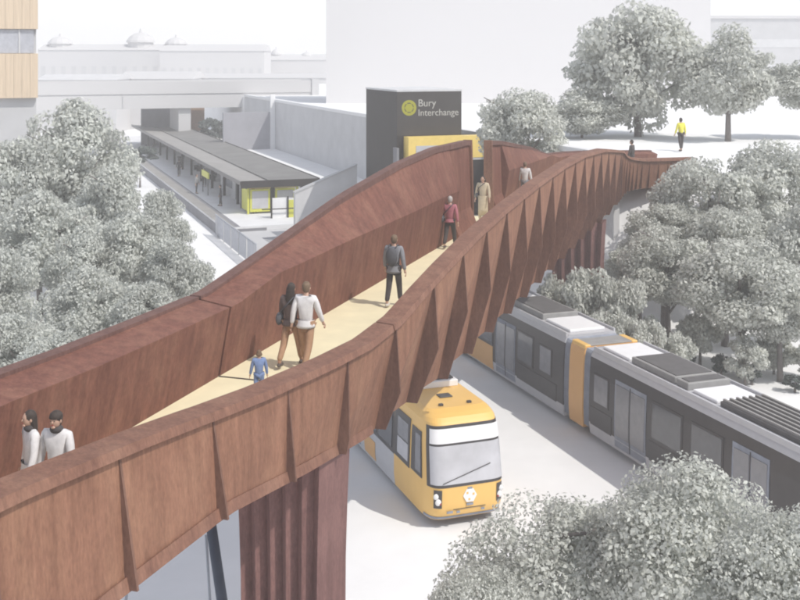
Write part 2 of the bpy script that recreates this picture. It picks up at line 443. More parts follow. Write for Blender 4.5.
pier(Vector((-1.92, 20.0, 0)), .78, .62, 6.55, 5)
pier(Vector((8.15, 50.3, 0)), 1.15, .55, 5.95, 5)

# ------------------------------------------------------------------ trams
# local frame: x across (p), y along (q), built with the cab nose at y = 0 and the body running to +y
def tram_shape(W=1.2, nose=True):
    def wz(z): return interp(z, [(.25, W*.96), (.6, W), (1.3, W), (2.4, W*.97), (2.95, W*.93), (3.1, W*.87), (3.2, W*.76)])
    def nz(z): return interp(z, [(.25, .22), (.5, .04), (1.2, .0), (1.35, .03), (2.55, .25), (2.85, .32), (2.95, .38), (3.08, .52), (3.2, .9)])
    C = 1.6
    def pt(z, s, side, off=0.0):
        w = wz(z)
        if s <= 0: return Vector((side*(w+off), C-s, z))
        th = min(1, s)*PI/2; n = nz(z); e1, e2 = .42, .28
        y = C+(n-off-C)*math.sin(th)**e1; x = side*(w+off)*math.cos(th)**e2 if s < 1 else 0
        # straight cab sides: the last of the curve carries the nose
        return Vector((x, y, z))
    return pt, wz, C
ZL = [.25, .45, .6, .9, 1.2, 1.35, 1.7, 2.1, 2.4, 2.6, 2.75, 2.95, 3.05, 3.12, 3.2]
SS = [0, .05, .1, .2, .3, .4, .5, .6, .7, .78, .86, .93, 1]
def patch(pt, z0, z1, s0, s1, side, off, nz=5, ns=6):
    return [[pt(lerp(z0, z1, i/nz), lerp(s0, s1, k/ns), side, off) for k in range(ns+1)] for i in range(nz+1)]
def shell(pt, L, C, z0, z1):
    zs = [z0]+[z for z in ZL if z0 < z < z1]+[z1]
    rows = []
    for z in zs:
        r = [pt(z, -(L-C), -1)]+[pt(z, s, -1) for s in SS]+[pt(z, s, 1) for s in reversed(SS[:-1])]+[pt(z, -(L-C), 1)]
        rows.append(r)
    return rows
def solidpatch(pt, z0, z1, s0, s1, side, off, name, m, par, thick=.02, nz=5, ns=6):
    o = MB().grid(patch(pt, z0, z1, s0, s1, side, off, nz, ns)).build(name, m, par, smooth=True)
    return o
def wrap(pt, z0, z1, s0, off, name, m, par):
    rows = []
    for i in range(7):
        z = lerp(z0, z1, i/6)
        rows.append([pt(z, lerp(s0, 1, k/8), -1, off) for k in range(9)]+[pt(z, lerp(1, s0, k/8), 1, off) for k in range(1, 9)])
    return MB().grid(rows).build(name, m, par, smooth=True)

def roof_box(par, x0, x1, y0, y1, z0, z1, m, name='roof_unit', lou=None):
    o = MB().box(x0, x1, y0, y1, z0, z1).build(name, m, par, bevel=.02)
    return o
def car_section(par, y0, y1, W, side_col, wz, split=1.2):
    """plain coach section between two y stations: lower skirt, dark window band, roof"""
    def ring(y, zs): return [Vector((-wz(z), y, z)) for z in zs]+[Vector((wz(z), y, z)) for z in reversed(zs)]
    lo = [z for z in (.25, .4, .6, .9) if z < split-.02]+[split]
    m = MB().grid([ring(y0, lo), ring(y1, lo)], True); m.f += [tuple(range(len(lo)*2)), tuple(range(len(lo)*2, len(lo)*4))]
    m.build('lower_body', side_col, par)
    hi = [split]+[z for z in (.9, 1.2, 1.5, 2.0, 2.4, 2.7) if z > split+.02]+[2.93]
    m = MB().grid([ring(y0, hi), ring(y1, hi)], True); m.f += [tuple(range(len(hi)*2)), tuple(range(len(hi)*2, len(hi)*4))]
    m.build('window_band', M_tdark, par)
    ro = [2.93, 3.0, 3.06, 3.12, 3.2]
    m = MB().grid([ring(y0, ro), ring(y1, ro)], True); m.f += [tuple(range(len(ro)*2)), tuple(range(len(ro)*2, len(ro)*4))]
    m.build('roof', M_tgrey, par, smooth=False)
def side_rect(wz, side, y0, y1, z0, z1, off, name, m, par):
    rows = [[Vector((side*(wz(z)+off), y, z)) for y in (y0, y1)] for z in [lerp(z0, z1, i/4) for i in range(5)]]
    o = MB().grid(rows).build(name, m, par); thicken(o, .012, 0); return o
def door(wz, side, y0, y1, par):
    d = side_rect(wz, side, y0, y1, .36, 2.6, .012, 'door', M_bellow, par)
    ym = (y0+y1)/2
    for a, b in ((y0+.08, ym-.05), (ym+.05, y1-.08)):
        side_rect(wz, side, a, b, .75, 2.45, .022, 'door_glass', M_glassd, d)
    side_rect(wz, side, ym-.018, ym+.018, .4, 2.55, .026, 'door_seal', M_tdark, d)
    return d
M_glassd = mat('door_glass', (.22, .22, .235), .2, var=.1, spec=.6)
def cab(par, pt, wz, C, L, lower, tint):
    # cab shell in three height bands
    rows = shell(pt, L, C, .25, 1.2); m = MB().grid(rows); m.build('cab_apron', lower, par, smooth=True)
    rows = shell(pt, L, C, 1.2, 2.86); MB().grid(rows).build('cab_frame', M_yellow, par, smooth=True)
    rows = shell(pt, L, C, 2.86, 3.2); m = MB().grid(rows)
    k = len(m.v)-len(rows[-1]); m.f.append(tuple(range(k, k+len(rows[-1])))); m.build('cab_roof', M_yellow, par, smooth=False)
    # windscreen surround, destination strip, glass
    sf = wrap(pt, 1.22, 2.88, .33, .012, 'windscreen_surround', M_tdark, par)
    wrap(pt, 1.30, 2.34, .47, .024, 'windscreen', M_pglass, sf)
    wrap(pt, 2.40, 2.80, .48, .024, 'destination_display', M_twhite, sf)
    m = MB().tube([pt(1.34, .85, -1, .05), pt(1.75, .93, 1, .05)], .012, 6); m.build('wiper', M_tdark, sf)
    for side in (-1, 1):
        o = MB().grid(patch(pt, .64, 1.16, .58, .82, side, .014)).build('headlight_housing', M_tdark, par, smooth=True)
        for (ss, z, r) in ((.665, .98, .085), (.73, .82, .095)):
            c = pt(z, ss, side, .02)
            MB().sphere(c, (r, .05, r), 12, 8).build('headlight', M_lamp, o, smooth=True)
        c = pt(.78, .78, side, .02); MB().sphere(c, (.04, .03, .04), 8, 6).build('tail_lamp', M_red, o, smooth=True)
        # cab side windows
        q = MB().grid(patch(pt, 1.3, 2.6, .0, .16, side, .012)).build('cab_window_surround', M_tdark, par, smooth=True)
        MB().grid(patch(pt, 1.42, 2.48, .02, .13, side, .022)).build('cab_window', M_glassd, q, smooth=True)
    c = pt(.9, 1, 1, .014)
    rows = [[Vector((rr*math.cos(i*PI/3), c.y-.012+dy, .93+rr*math.sin(i*PI/3))) for i in range(6)] for rr, dy in ((.0, 0), (.21, 0), (.21, .03))]
    eb = MB().grid(rows, True).build('emblem', M_twhite, par)
    for i in range(3):
        a_ = i*2*PI/3+.3; MB().box(.11*math.cos(a_)-.03, .11*math.cos(a_)+.03, c.y-.018, c.y-.013, .93+.11*math.sin(a_)-.03, .93+.11*math.sin(a_)+.03).build('emblem_mark', M_yellow, eb)
    for x, z, w_ in ((-.62, .52, .09), (-.36, .50, .05), (.0, .68, .10), (.40, .50, .05), (.0, 1.14, .07)): MB().box(x-w_, x+w_, c.y-.012, c.y+.02, z-.028, z+.028).build('front_fitting', M_bellow, par)
    MB().box(-.5, .5, pt(.55, 1, 1, 0).y-.01, pt(.55, 1, 1, 0).y+.05, .56, .575).build('coupler_flap_seam', M_tdark, par)
    wrap(pt, .27, .36, .2, .012, 'bumper', M_bellow, par)
    for x in (-.45, .45): MB().box(x-.06, x+.06, 1.05, 1.15, 3.2, 3.26).build('roof_marker', M_tdark, par)
    MB().box(-.2, .2, 1.75, 2.1, 3.2, 3.235).build('roof_hatch', M_tdark, par, bevel=.01)

def bogies(par, ys):
    for y in ys:
        m = MB()
        for s in (-.72, .72):
            for dy in (-.8, .8): m.tube([(s-.06, y+dy, .30), (s+.06, y+dy, .30)], .30, 16)
        m.box(-.85, .85, y-1.1, y+1.1, .22, .42); m.build('bogie', M_tdark, par)

# --- front tram: nose towards the camera, p from 11.75 to 14.15
pt, wz, C = tram_shape(1.2)
t1c = P(470, 531, 31.4); p1 = t1c.x*.94+t1c.y*.342; q1 = -t1c.x*.342+t1c.y*.94
T1 = empty('tram', T(p1, q1, 0), TRZ, 'yellow fronted tram facing the camera, headlights showing, beneath the footbridge', 'tram')
cab(T1, pt, wz, C, 3.1, M_yellow, None)
for side in (-1, 1):
    side_rect(wz, side, 1.72, 3.05, 1.25, 2.7, .012, 'side_window_frame', M_tdark, T1)
    for a, b in ((1.85, 2.75),):
        side_rect(wz, side, a, b, 1.4, 1.9, .024, 'side_window', M_pglass, T1); side_rect(wz, side, a, b, 1.95, 2.5, .024, 'side_window', M_glassd, T1)
car_section(T1, 3.1, 15.5, 1.2, M_tgrey, wz)
for side in (-1, 1):
    side_rect(wz, side, 3.3, 4.6, 1.35, 2.55, .012, 'side_window', M_glass, T1); side_rect(wz, side, 4.75, 6.2, 1.35, 2.55, .012, 'side_window', M_glass, T1)
    door(wz, side, 6.5, 7.9, T1)
    for y in (8.2, 10.2, 12.2): side_rect(wz, side, y, y+1.8, 1.35, 2.55, .012, 'side_window', M_glass, T1)
    side_rect(wz, side, 4.9, 6.0, .35, .95, .010, 'skirt_panel', M_orange, T1)
f = roof_box(T1, -.80, .80, 2.75, 5.2, 3.2, 3.40, M_twhite, 'roof_frame')
MB().box(-.70, .70, 2.9, 5.05, 3.40, 3.44).build('roof_grille', M_tdark, f)
for y in (6.0, 9.0, 12.0):
    f = roof_box(T1, -.8, .8, y, y+2.4, 3.2, 3.45, M_tgrey, 'roof_unit'); MB().box(-.6, .6, y+.2, y+2.2, 3.45, 3.475).build('roof_grille', M_tdark, f)
bogies(T1, (4.6, 13))

# --- second tram: cab at the far end, a narrow centre section, another long body towards the camera
pt2, wz2, C2 = tram_shape(1.2)
cpt = P(575, 432, 39.5)
pL = cpt.x*.94+cpt.y*.342; qB = -cpt.x*.342+cpt.y*.94
pC = pL+1.2
LA = 13.6
T2 = empty('tram', T(pC, qB+LA, 0), TRZ+PI, 'long dark sided articulated tram with pale roof panels and shaded yellow centre band', 'tram')
# local y runs from the far nose towards the camera; local -x is then the far side, +x the side in view
cab(T2, pt2, wz2, C2, 3.4, M_yellow, None)
for s in (-1, 1):
    side_rect(wz2, s, 1.75, 3.3, 1.28, 2.75, .012, 'side_window', M_glass, T2)
def coach(par, y0, y1, plan, roofs):
    car_section(par, y0, y1, 1.2, M_tgrey, wz2, .66)
    for s in (-1, 1):
        for kind, a, b in plan:
            a += y0; b += y0
            if kind == 'w': 
                f = side_rect(wz2, s, a, b, 1.32, 2.55, .010, 'window_frame', M_tdark, par); side_rect(wz2, s, a+.07, b-.07, 1.4, 2.48, .02, 'window', M_glass, f)
            elif kind == 'p': 
                f = side_rect(wz2, s, a, b, 1.42, 2.45, .010, 'window_frame', M_tdark, par); side_rect(wz2, s, a+.06, b-.06, 1.48, 2.4, .02, 'window', M_glassd, f)
            elif kind == 'd': door(wz2, s, a, b, par)
            elif kind == 'o': side_rect(wz2, s, a, b, .30, 1.28, .010, 'side_panel', M_orange, par)
            elif kind == 'k': side_rect(wz2, s, a, b, .62, 1.25, .008, 'side_panel', M_tdark, par)
    for kind, a, b in roofs:
        a += y0; b += y0
        if kind == 'white': MB().box(-.74, .74, a, b, 3.2, 3.30).build('roof_panel', M_twhite, par, bevel=.02)
        elif kind == 'dark':
            f = MB().box(-.78, .78, a, b, 3.2, 3.42).build('roof_unit', M_louvre, par, bevel=.02)
            MB().box(-.66, .66, a+.1, b-.1, 3.42, 3.445).build('roof_grille', M_tdark_roof, f)
        else:
            f = MB().box(-.78, .78, a, b, 3.2, 3.36).build('roof_unit', M_tdark_roof, par, bevel=.02)
            n = 7
            m = MB()
            for i in range(n):
                x = -.68+1.36*i/(n-1); m.box(x-.035, x+.035, a+.05, b-.05, 3.36, 3.43)
            m.build('louvres', M_canopyl, f)
    for s in (-1, 1):
        MB().box(s*1.0-.03, s*1.0+.03, y0+.05, y1-.05, 3.1, 3.28).build('roof_rail', M_tgrey, par)
M_tdark_roof = mat('roof_dark', (.12, .115, .115), .7, var=.1)
coach(T2, 3.4, LA-.9, [('o', 0, 3.2), ('w', .1, 1.6), ('w', 1.7, 3.2), ('d', 3.5, 5.3), ('w', 5.5, 6.9), ('k', 5.5, 8.8), ('p', 7.4, 8.4)],
      [('lou', .1, 2.3), ('white', 2.5, 3.7), ('dark', 3.9, 6.9), ('white', 7.1, 9.0)])
def band(y0, y1, W, m, name, par, z1=3.16, k=1.0):
    zs = [.3, .8, 1.3, 2.0, 2.5, 2.8, 2.98, 3.08, z1]
    def ring(y): return [Vector((-wz2(z)*k, y, z)) for z in zs]+[Vector((wz2(z)*k, y, z)) for z in reversed(zs)]
    b = MB().grid([ring(y0), ring(y1)], True); b.f += [tuple(range(len(zs)*2)), tuple(range(len(zs)*2, len(zs)*4))]
    return b.build(name, m, par)
def bellow(y0, y1):
    m = MB(); zs = [.4, 1.0, 1.8, 2.5, 2.8, 3.0, 3.1]; rows = []
    for i in range(7):
        k = .97 if i % 2 == 0 else .90; y = lerp(y0, y1, i/6)
        rows.append([Vector((-wz2(z)*k, y, z*(1 if k > .95 else .985))) for z in zs]+[Vector((wz2(z)*k, y, z*(1 if k > .95 else .985))) for z in reversed(zs)])
    m.grid(rows, True); m.build('bellows', M_bellow, T2)
bellow(LA-.9, LA-.45); band(LA-.45, LA+.55, 1.2, M_orange, 'centre_band', T2, 3.12, 1.01); bellow(LA+.55, LA+1.0)
MB().box(-.86, .86, LA-.40, LA+.50, 3.125, 3.17).build('centre_roof', M_louvre, T2, bevel=.01)
for s in (-1, 1): MB().box(s*.96-.12, s*.96+.12, LA-.42, LA+.52, 3.0, 3.18).build('corner_cap', M_yellow, T2, bevel=.02)
coach(T2, LA+1.0, LA+13.4, [('p', .3, 1.3), ('d', 1.7, 3.6), ('k', .1, 1.5), ('w', 3.9, 5.6), ('k', 3.8, 6.8), ('w', 6.0, 7.6), ('d', 8, 9.6), ('o', 9.9, 12.3)],
      [('white', .2, 1.9), ('dark', 2.1, 4.6), ('dark', 4.7, 5.3), ('white', 5.5, 6.7), ('lou', 6.9, 11.5)])
bogies(T2, (3.6, LA, LA+9.5))

# ------------------------------------------------------------------ station: platform, canopy, walls, road bridge
def tbox(m, p0, p1, q0, q1, z0, z1):
    b = [T(p0, q0, z0), T(p1, q0, z0), T(p1, q1, z0), T(p0, q1, z0)]; t = [v+Vector((0, 0, z1-z0)) for v in b]
    return m.hexa(b, t)
def pq(x, y): return .94*x+.342*y, -.342*x+.94*y
PL, PQ0 = pq(-12.9, 80.5)
PQ1 = 175
pf = tag(tbox(MB(), PL, PL+10.5, PQ0, PQ1, 0, .85).build('platform', M_plat), kind='structure')
m = MB(); tbox(m, PL-.006, PL+.0, PQ0, PQ1, .02, .72); 
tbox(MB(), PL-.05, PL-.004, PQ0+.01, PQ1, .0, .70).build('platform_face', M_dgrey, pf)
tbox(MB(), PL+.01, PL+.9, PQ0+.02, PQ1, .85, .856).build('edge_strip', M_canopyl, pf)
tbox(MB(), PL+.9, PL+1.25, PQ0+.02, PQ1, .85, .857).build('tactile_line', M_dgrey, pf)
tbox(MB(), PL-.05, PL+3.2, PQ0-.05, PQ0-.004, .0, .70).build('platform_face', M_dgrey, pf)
# walkway and ramp in front of the platform end, with a slatted fence
tag(tbox(MB(), PL+.2, PL+9, PQ0-11, PQ0-.06, 0, .5).build('pavement', M_lgrey), kind='structure')
fe = empty('fence', T(PL-.25, PQ0-12, 0), TRZ, 'grey slatted metal fence running beside the tram platform end', 'fence')
m = MB()
for i in range(56): m.box(-.02, .02, i*.25, i*.25+.10, .1, 1.55)
m.build('slats', M_wire, fe)
MB().box(-.03, .03, 0, 14, 1.55, 1.62).build('top_rail', M_wire, fe)
for i in range(6): MB().box(-.05, .05, i*2.6+.12, i*2.6+.22, 0, 1.6).build('post', M_grey, fe)
gr = MB()
for i in range(7): tbox(gr, PL+2.1, PL+3.9, PQ0-6+i*.42, PQ0-6+i*.42+.22, .5, .508)
tag(gr.build('drain_grating', M_dgrey), 'dark striped grating in the paving before the platform end', 'grating')
# canopy
CPL = pq(-12.5, 86.6)[0]; CQ0 = pq(-12.5, 86.6)[1]; CQ1 = CQ0+76
CW = 6.3
cn = empty('platform_canopy', T(CPL, CQ0, 0), TRZ, 'long dark flat roofed canopy over the tram platform', 'canopy')
L = CQ1-CQ0
m = MB()
m.hexa([(0, 0, 3.25), (CW*.42, 0, 3.05), (CW*.42, L, 3.05), (0, L, 3.25)], [(0, 0, 3.5), (CW*.42, 0, 3.3), (CW*.42, L, 3.3), (0, L, 3.5)])
m.build('roof', M_canopyl, cn)
m = MB(); m.hexa([(CW*.42+.01, 0, 3.05), (CW, 0, 3.3), (CW, L, 3.3), (CW*.42+.01, L, 3.05)], [(CW*.42+.01, 0, 3.3), (CW, 0, 3.55), (CW, L, 3.55), (CW*.42+.01, L, 3.3)])
m.build('roof', M_canopy, cn)
MB().box(-.04, CW+.04, -.10, -.01, 2.98, 3.56).build('fascia', M_black, cn)
MB().box(CW+.01, CW+.09, -.1, L, 3.2, 3.6).build('fascia', M_black, cn)
MB().box(CW*.42-.16, CW*.42+.16, .1, L, 3.31, 3.42).build('gutter', M_canopy, cn)
MB().box(-.09, -.005, 0, L, 3.22, 3.53).build('fascia', M_tdark, cn)
for i in range(13):
    y = .6+i*6
    MB().box(1.0, 1.22, y, y+.22, .85, 3.2).build('post', M_black, cn)
    MB().box(CW-1.3, CW-1.08, y, y+.22, .85, 3.3).build('post', M_black, cn)
# shelter beneath the canopy: dark frames, lime panels
st = empty('waiting_shelter', T(CPL+.6, CQ0+.5, .857), TRZ, 'dark framed platform shelter with lime yellow panels at the near end of the canopy', 'shelter')
MB().box(0, .16, 0, .16, 0, 2.15).build('post', M_lime, st); MB().box(1.9, 2.2, 0, .2, 0, 2.15).build('post', M_black, st); MB().box(4.0, 4.16, 0, .16, 0, 2.15).build('post', M_lime, st)
MB().box(.02, 4.16, .02, .18, 2.0, 2.18).build('beam', M_kiosk, st)
MB().box(2.35, 3.95, -.35, -.25, 0, 1.15).build('panel', M_twhite, st)
MB().box(.3, 1.8, 2.5, 2.58, .1, 1.9).build('glass', M_pglass, st)
MB().box(2.3, 3.9, 2.5, 2.58, .1, 1.9).build('glass', M_pglass, st)
MB().box(.2, 4.0, 3.6, 3.75, 0, 2.1).build('back_panel', M_dgrey, st)
MB().box(.05, .13, .3, 2.4, .2, 1.9).build('side_panel', M_lime, st)
for x0_, x1_ in ((.22, 1.84), (2.26, 3.9)):
    f_ = MB().box(x0_, x1_, .02, .10, .15, 1.95).build('glazed_frame', M_lime, st); MB().box(x0_+.16, x1_-.16, -.004, .019, .4, 1.8).build('glass', M_pglass, f_)
sg = empty('platform_sign', T(CPL-.3, CQ0+13, .857), TRZ, 'lime yellow sign board hanging on the track side of the canopy', 'sign')
MB().box(0, .12, 0, 3.4, 1.5, 2.05).build('board', M_lime, sg)
for y in (.3, 3.0): MB().box(.03, .09, y, y+.08, 0, 1.5).build('post', M_black, sg)
pn = empty('lime_hoarding', T(CPL+1.9, CQ0-2.2, .5), TRZ, 'white and lime yellow hoarding panel at the foot of the ramp', 'hoarding')
MB().box(0, 1.3, 0, .1, 0, 1.9).build('panel', M_twhite, pn); MB().box(1.33, 2.7, 0, .1, 0, 1.7).build('panel', M_lime, pn)
for x in (0, 1.3, 2.7): MB().box(x-.05, x+.05, -.12, -.01, 0, 2.0).build('post', M_black, pn)
MB().box(-.8, 3.2, -.30, -.24, 1.05, 1.13).build('rail', M_black, pn)
for i, (dp, dq) in enumerate([(2.0, 24), (2.2, 34), (2.1, 45)]):
    b = empty('bench', T(CPL+dp, CQ0+dq, .857), TRZ, ['dark bench under the canopy nearest the shelter', 'dark bench under the middle of the canopy', 'dark bench far along beneath the canopy'][i], 'bench', 'benches under the platform canopy')
    MB().box(0, .5, 0, 2.2, .42, .48).build('seat', M_black, b); MB().box(.46, .52, 0, 2.2, .55, .95).build('backrest', M_black, b)
    for y in (.2, 1.9): MB().box(.05, .45, y, y+.08, 0, .42).build('leg', M_black, b)
bd = empty('service_block', T(CPL+1.6, CQ0+8, .857), TRZ, 'grey service room block under the canopy between platform posts', 'service room')
MB().box(0, 2.6, 0, 9, 0, 2.15).build('wall', M_lgrey, bd); MB().box(-.03, -.004, 1, 2.0, 0, 1.95).build('door', M_tdark, bd); MB().box(-.03, -.004, 3.5, 7.5, .7, 1.8).build('window', M_glass, bd)

# retaining walls
wl = empty('retaining_wall', T(30.38, 86, 0), TRZ, 'long pale grey retaining wall below the upper street right of the canopy', 'wall')
MB().box(-.35, .0, -36, 56, 0, 8.05).build('wall', M_grey, wl); MB().box(-.42, .25, -36, 56, 8.06, 8.35).build('coping', M_twhite, wl)
wl2 = empty('abutment_wall', T(24, 125, 0), TRZ, 'darker grey wing wall in front of the white road bridge, joining the retaining wall', 'wall')
MB().box(0, 5.9, 0, .5, 0, 6.9).build('wall', M_mgrey, wl2); MB().box(5.45, 6.0, -.3, -.004, 0, 8.9).build('pilaster', M_twhite, wl2)
wl3 = empty('ramp_wall', T(19.2, 74, 0), TRZ, 'sloping grey ramp wall left of the black sign tower', 'wall')
MB().hexa([(0, 0, 0), (4.5, 0, 0), (4.5, .4, 0), (0, .4, 0)], [(0, 0, 3.9), (4.5, 0, 5.7), (4.5, .4, 5.7), (0, .4, 3.9)]).build('wall', M_grey, wl3)
MB().hexa([(-.05, -.05, 3.9), (4.5, -.05, 5.7), (4.5, .45, 5.7), (-.05, .45, 3.9)], [(-.05, -.05, 4.02), (4.5, -.05, 5.82), (4.5, .45, 5.82), (-.05, .45, 4.02)]).build('coping', M_lgrey, wl3)
# white road bridge
rb = empty('road_bridge', T(10, 146, 0), TRZ, 'white concrete road bridge spanning the tracks beyond the platform', 'bridge')
MB().box(-60, 31, 0, 9, 6.5, 8.4).build('deck', M_white, rb); MB().box(-60, 31, -.12, .2, 8.41, 10.0).build('parapet', M_white, rb); MB().box(-60, 31, 8.8, 9.1, 8.41, 10).build('parapet', M_white, rb)
for x in (-20, 5): MB().box(x-.04, x+.04, -.14, -.121, 6.6, 9.9).build('movement_joint', M_grey, rb)
for x in (-14, 12.2, ): MB().box(x, x+1.6, .5, 8.5, 0, 6.49).build('pier', M_white, rb)
MB().box(30.2, 31.2, -.3, .6, 6.0, 10.2).build('end_post', M_grey, rb)
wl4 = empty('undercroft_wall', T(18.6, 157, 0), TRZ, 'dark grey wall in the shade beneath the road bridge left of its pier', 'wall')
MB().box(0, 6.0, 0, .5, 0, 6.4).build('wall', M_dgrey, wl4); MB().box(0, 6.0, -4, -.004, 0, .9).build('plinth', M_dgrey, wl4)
wl5 = empty('brick_wall', T(25.2, 158, 0), TRZ, 'brown brick wall seen beneath the road bridge right of its pier', 'wall')
MB().box(0, 2.4, 0, .5, 0, 6.4).build('wall', mat('brown_brick', (.33, .20, .13), .9, var=.15, scale=4), wl5)
ba = empty('safety_barrier', T(pq(*(P(246, 143, 146).xy))[0]-1.5, 134, gh(27, 134)), TRZ, 'low orange safety barrier on the white bank behind the canopy', 'barrier')
MB().box(0, 4, 0, .08, .5, .95).build('board', M_orangeb, ba)
for x in (.2, 3.7): MB().box(x, x+.1, 0, .08, 0, .95).build('leg', M_orangeb, ba)

# dark sign tower with lettering
tc_ = P(397, 92, 70); tp0, tq0 = pq(tc_.x, tc_.y)
tw = empty('sign_tower', T(tp0, tq0, 0), TRZ, 'black clad interchange tower with a yellow round emblem and pale lettering above a yellow lobby', 'tower')
TWD, TDP, TZ = 4.45, 6.3, 11.15
MB().box(0.012, TWD, .012, TDP, 0, TZ).build('wall', M_black, tw)
MB().box(0, TWD+.01, 0, .010, 8.35, TZ-.0).build('sign_panel', M_blackf, tw)
MB().box(-.02, TWD+.03, -.02, TDP+.02, TZ+.003, TZ+.12).build('roof', M_grey, tw)
def text(s, size, loc, par, m, name='lettering'):
    c = bpy.data.curves.new(name, 'FONT'); c.body = s; c.size = size; c.extrude = .012
    o = bpy.data.objects.new(name, c); COL.objects.link(o)
    dg = bpy.context.evaluated_depsgraph_get(); me = bpy.data.meshes.new_from_object(o.evaluated_get(dg)); bpy.data.objects.remove(o)
    me.materials.clear(); me.materials.append(m)
    q = bpy.data.objects.new(name, me); COL.objects.link(q); q.parent = par; q.location = loc; q.rotation_euler = (PI/2, 0, 0)
    return q
text('Bury', .66, (1.42, -.014, 10.2), tw, M_letter); text('Interchange', .60, (1.42, -.014, 9.6), tw, M_letter)
def disc(r, loc, m, par, name, r0=0, n=32):
    b = MB()
    rows = [[Vector((loc[0]+rr*math.cos(2*PI*i/n), y, loc[2]+rr*math.sin(2*PI*i/n))) for i in range(n)] for rr, y in ((r0, loc[1]+.004), (r0, loc[1]), (r, loc[1]), (r, loc[1]+.004))]
    b.grid(rows, True)
    return b.build(name, m, par)
em = disc(.50, (.82, -.006, 10.12), M_emb, tw, 'emblem', .33)
disc(.27, (.82, -.008, 10.12), M_emb, em, 'emblem_mark', .0)
for i in range(6):
    a = i*PI/3; MB().box(.82+.30*math.cos(a)-.035, .82+.30*math.cos(a)+.035, -.010, -.002, 10.12+.30*math.sin(a)-.035, 10.12+.30*math.sin(a)+.035).build('emblem_dot', M_emb, em)
MB().box(-.16, .0, -.4, .3, 0, 7.6).build('downpipe_casing', M_dgrey, tw)
# yellow framed lobby below the sign
lb = MB().box(.45, 6.4, -.9, -.002, 6.9, 8.3); lb.build('lobby_frame', M_kiosk, tw)
MB().box(.46, 6.39, -.88, .0, 0, 6.89).build('lobby_base', M_lgrey, tw)
MB().box(4.2, 6.3, -.94, -.902, 3.2, 6.75).build('entrance_door', M_black, tw)
for x in (.95, 2.7): MB().box(x, x+1.5, -.93, -.902, 7.05, 7.75).build('lobby_window', M_pglass, tw)

# ------------------------------------------------------------------ buildings
tb = empty('tower_block', (-8.4, 125, 0), 0, 'huge plain white block rising out of the picture behind the sign tower', 'building')
MB().box(0, 43.7, 0, 15, 0, 21.6).build('wall', M_tower, tb); MB().box(-.1, 43.8, -.1, 15.1, 21.602, 22).build('roof', M_grey, tb)
gb = empty('office_block', (60, 215, 0), 0, 'faint grey office block behind the trees at the right edge', 'building')
MB().box(0, 60, 0, 30, 0, 20.6).build('wall', M_lgrey, gb); MB().box(-.3, 60.3, -.3, 30.3, 20.61, 21.2).build('roof', M_white, gb)
for r_ in range(2): MB().box(2, 58, -.05, -.004, 10+r_*5, 11.6+r_*5).build('window_band', M_grey, gb)
tl = P(38, 0, 72)
lbld = empty('timber_clad_building', (tl.x, 72, 0), R(20), 'apartment building with pale timber cladding and a grey window band at the top left', 'building')
def boards(m, z0, z1):
    for i in range(34):
        x = -i*.5; m.box(x-.49, x, 0, .4, z0, z1)
m = MB(); boards(m, 15.2, 19); m.build('cladding', M_slat, lbld, bevel=0)
m = MB(); boards(m, 10.7, 13.6); m.build('cladding', M_slat, lbld)
MB().box(-17, -.1, .42, 12, 0, 19).build('wall', M_lgrey, lbld)
MB().box(-17, -.25, .20, .41, 13.62, 15.18).build('window_band', mat('window_blue_grey', (.42, .43, .47), .3, spec=.6), lbld)
for i in range(8): MB().box(-1.2-i*2.1, -1.1-i*2.1, .15, .198, 13.62, 15.18).build('mullion', M_grey, lbld)
MB().box(-.395, -.005, .405, 12, 10.7, 13.6).build('side_cladding', M_slat, lbld); 
# far market hall with domes
def far(px0, px1, d, ytop, label, name='market_hall', roofy=None, m=M_white, z0=0, deep=14, wins=0, cat='building', group=None, roofm=None):
    a = P(px0, ytop, d); b = P(px1, ytop, d)
    e = empty(name, (a.x, d, 0), 0, label, cat, group)
    W = b.x-a.x
    MB().box(0, W, 0, deep, 0, a.z).build('wall', m, e)
    rz_ = ZP(roofy, d)-a.z if roofy else .5
    MB().hexa([(-.2, -.2, a.z+.003), (W+.2, -.2, a.z+.003), (W+.2, deep+.2, a.z+.003), (-.2, deep+.2, a.z+.003)], [(-.1, deep*.4, a.z+rz_), (W+.1, deep*.4, a.z+rz_), (W+.1, deep*.6, a.z+rz_), (-.1, deep*.6, a.z+rz_)]).build('roof', roofm or M_white, e)
    for i in range(wins):
        x = (i+.5)*W/wins; MB().box(x-W/wins*.22, x+W/wins*.22, -.04, -.003, a.z*.42, a.z*.72).build('window', M_lgrey, e)
    return e, a, W
e, a, W_ = far(38, 262, 280, 50, 'long white hall with small domes on its roof far beyond the road bridge', roofy=44, wins=22)
def dome(px, y0, y1, hw, d, par, x0):
    c = P(px, y0, d); r = hw/FPX*d; h = (y0-y1)/FPX*d
    rows = []
    for (k, z) in ((1, -2), (1, h*.35), (1.15, h*.36), (1.1, h*.5), (.85, h*.75), (.5, h*.92), (.12, h), (.05, h*1.25)):
        rows.append([Vector((c.x-x0+r*k*math.cos(2*PI*i/12), 5+r*k*math.sin(2*PI*i/12), c.z+z)) for i in range(12)])
    m = MB().grid(rows, True); m.f.append(tuple(len(m.v)-12+i for i in range(12))); m.build('dome', M_white, par)
for (px, y1, hw) in ((54, 36, 11), (136, 32, 13), (172, 37, 10)): dome(px, 48, y1, hw, 280, e, a.x)
far(160, 264, 262, 51, 'white flat fronted wing before the domed hall', 'market_wing', roofy=45, wins=12)
e, a, W_ = far(264, 345, 300, 60, 'small distant white terrace left of the tower block', 'terrace', roofy=54, wins=8)
dome(274, 58, 49, 5, 300, e, a.x); dome(305, 58, 52, 5, 300, e, a.x)
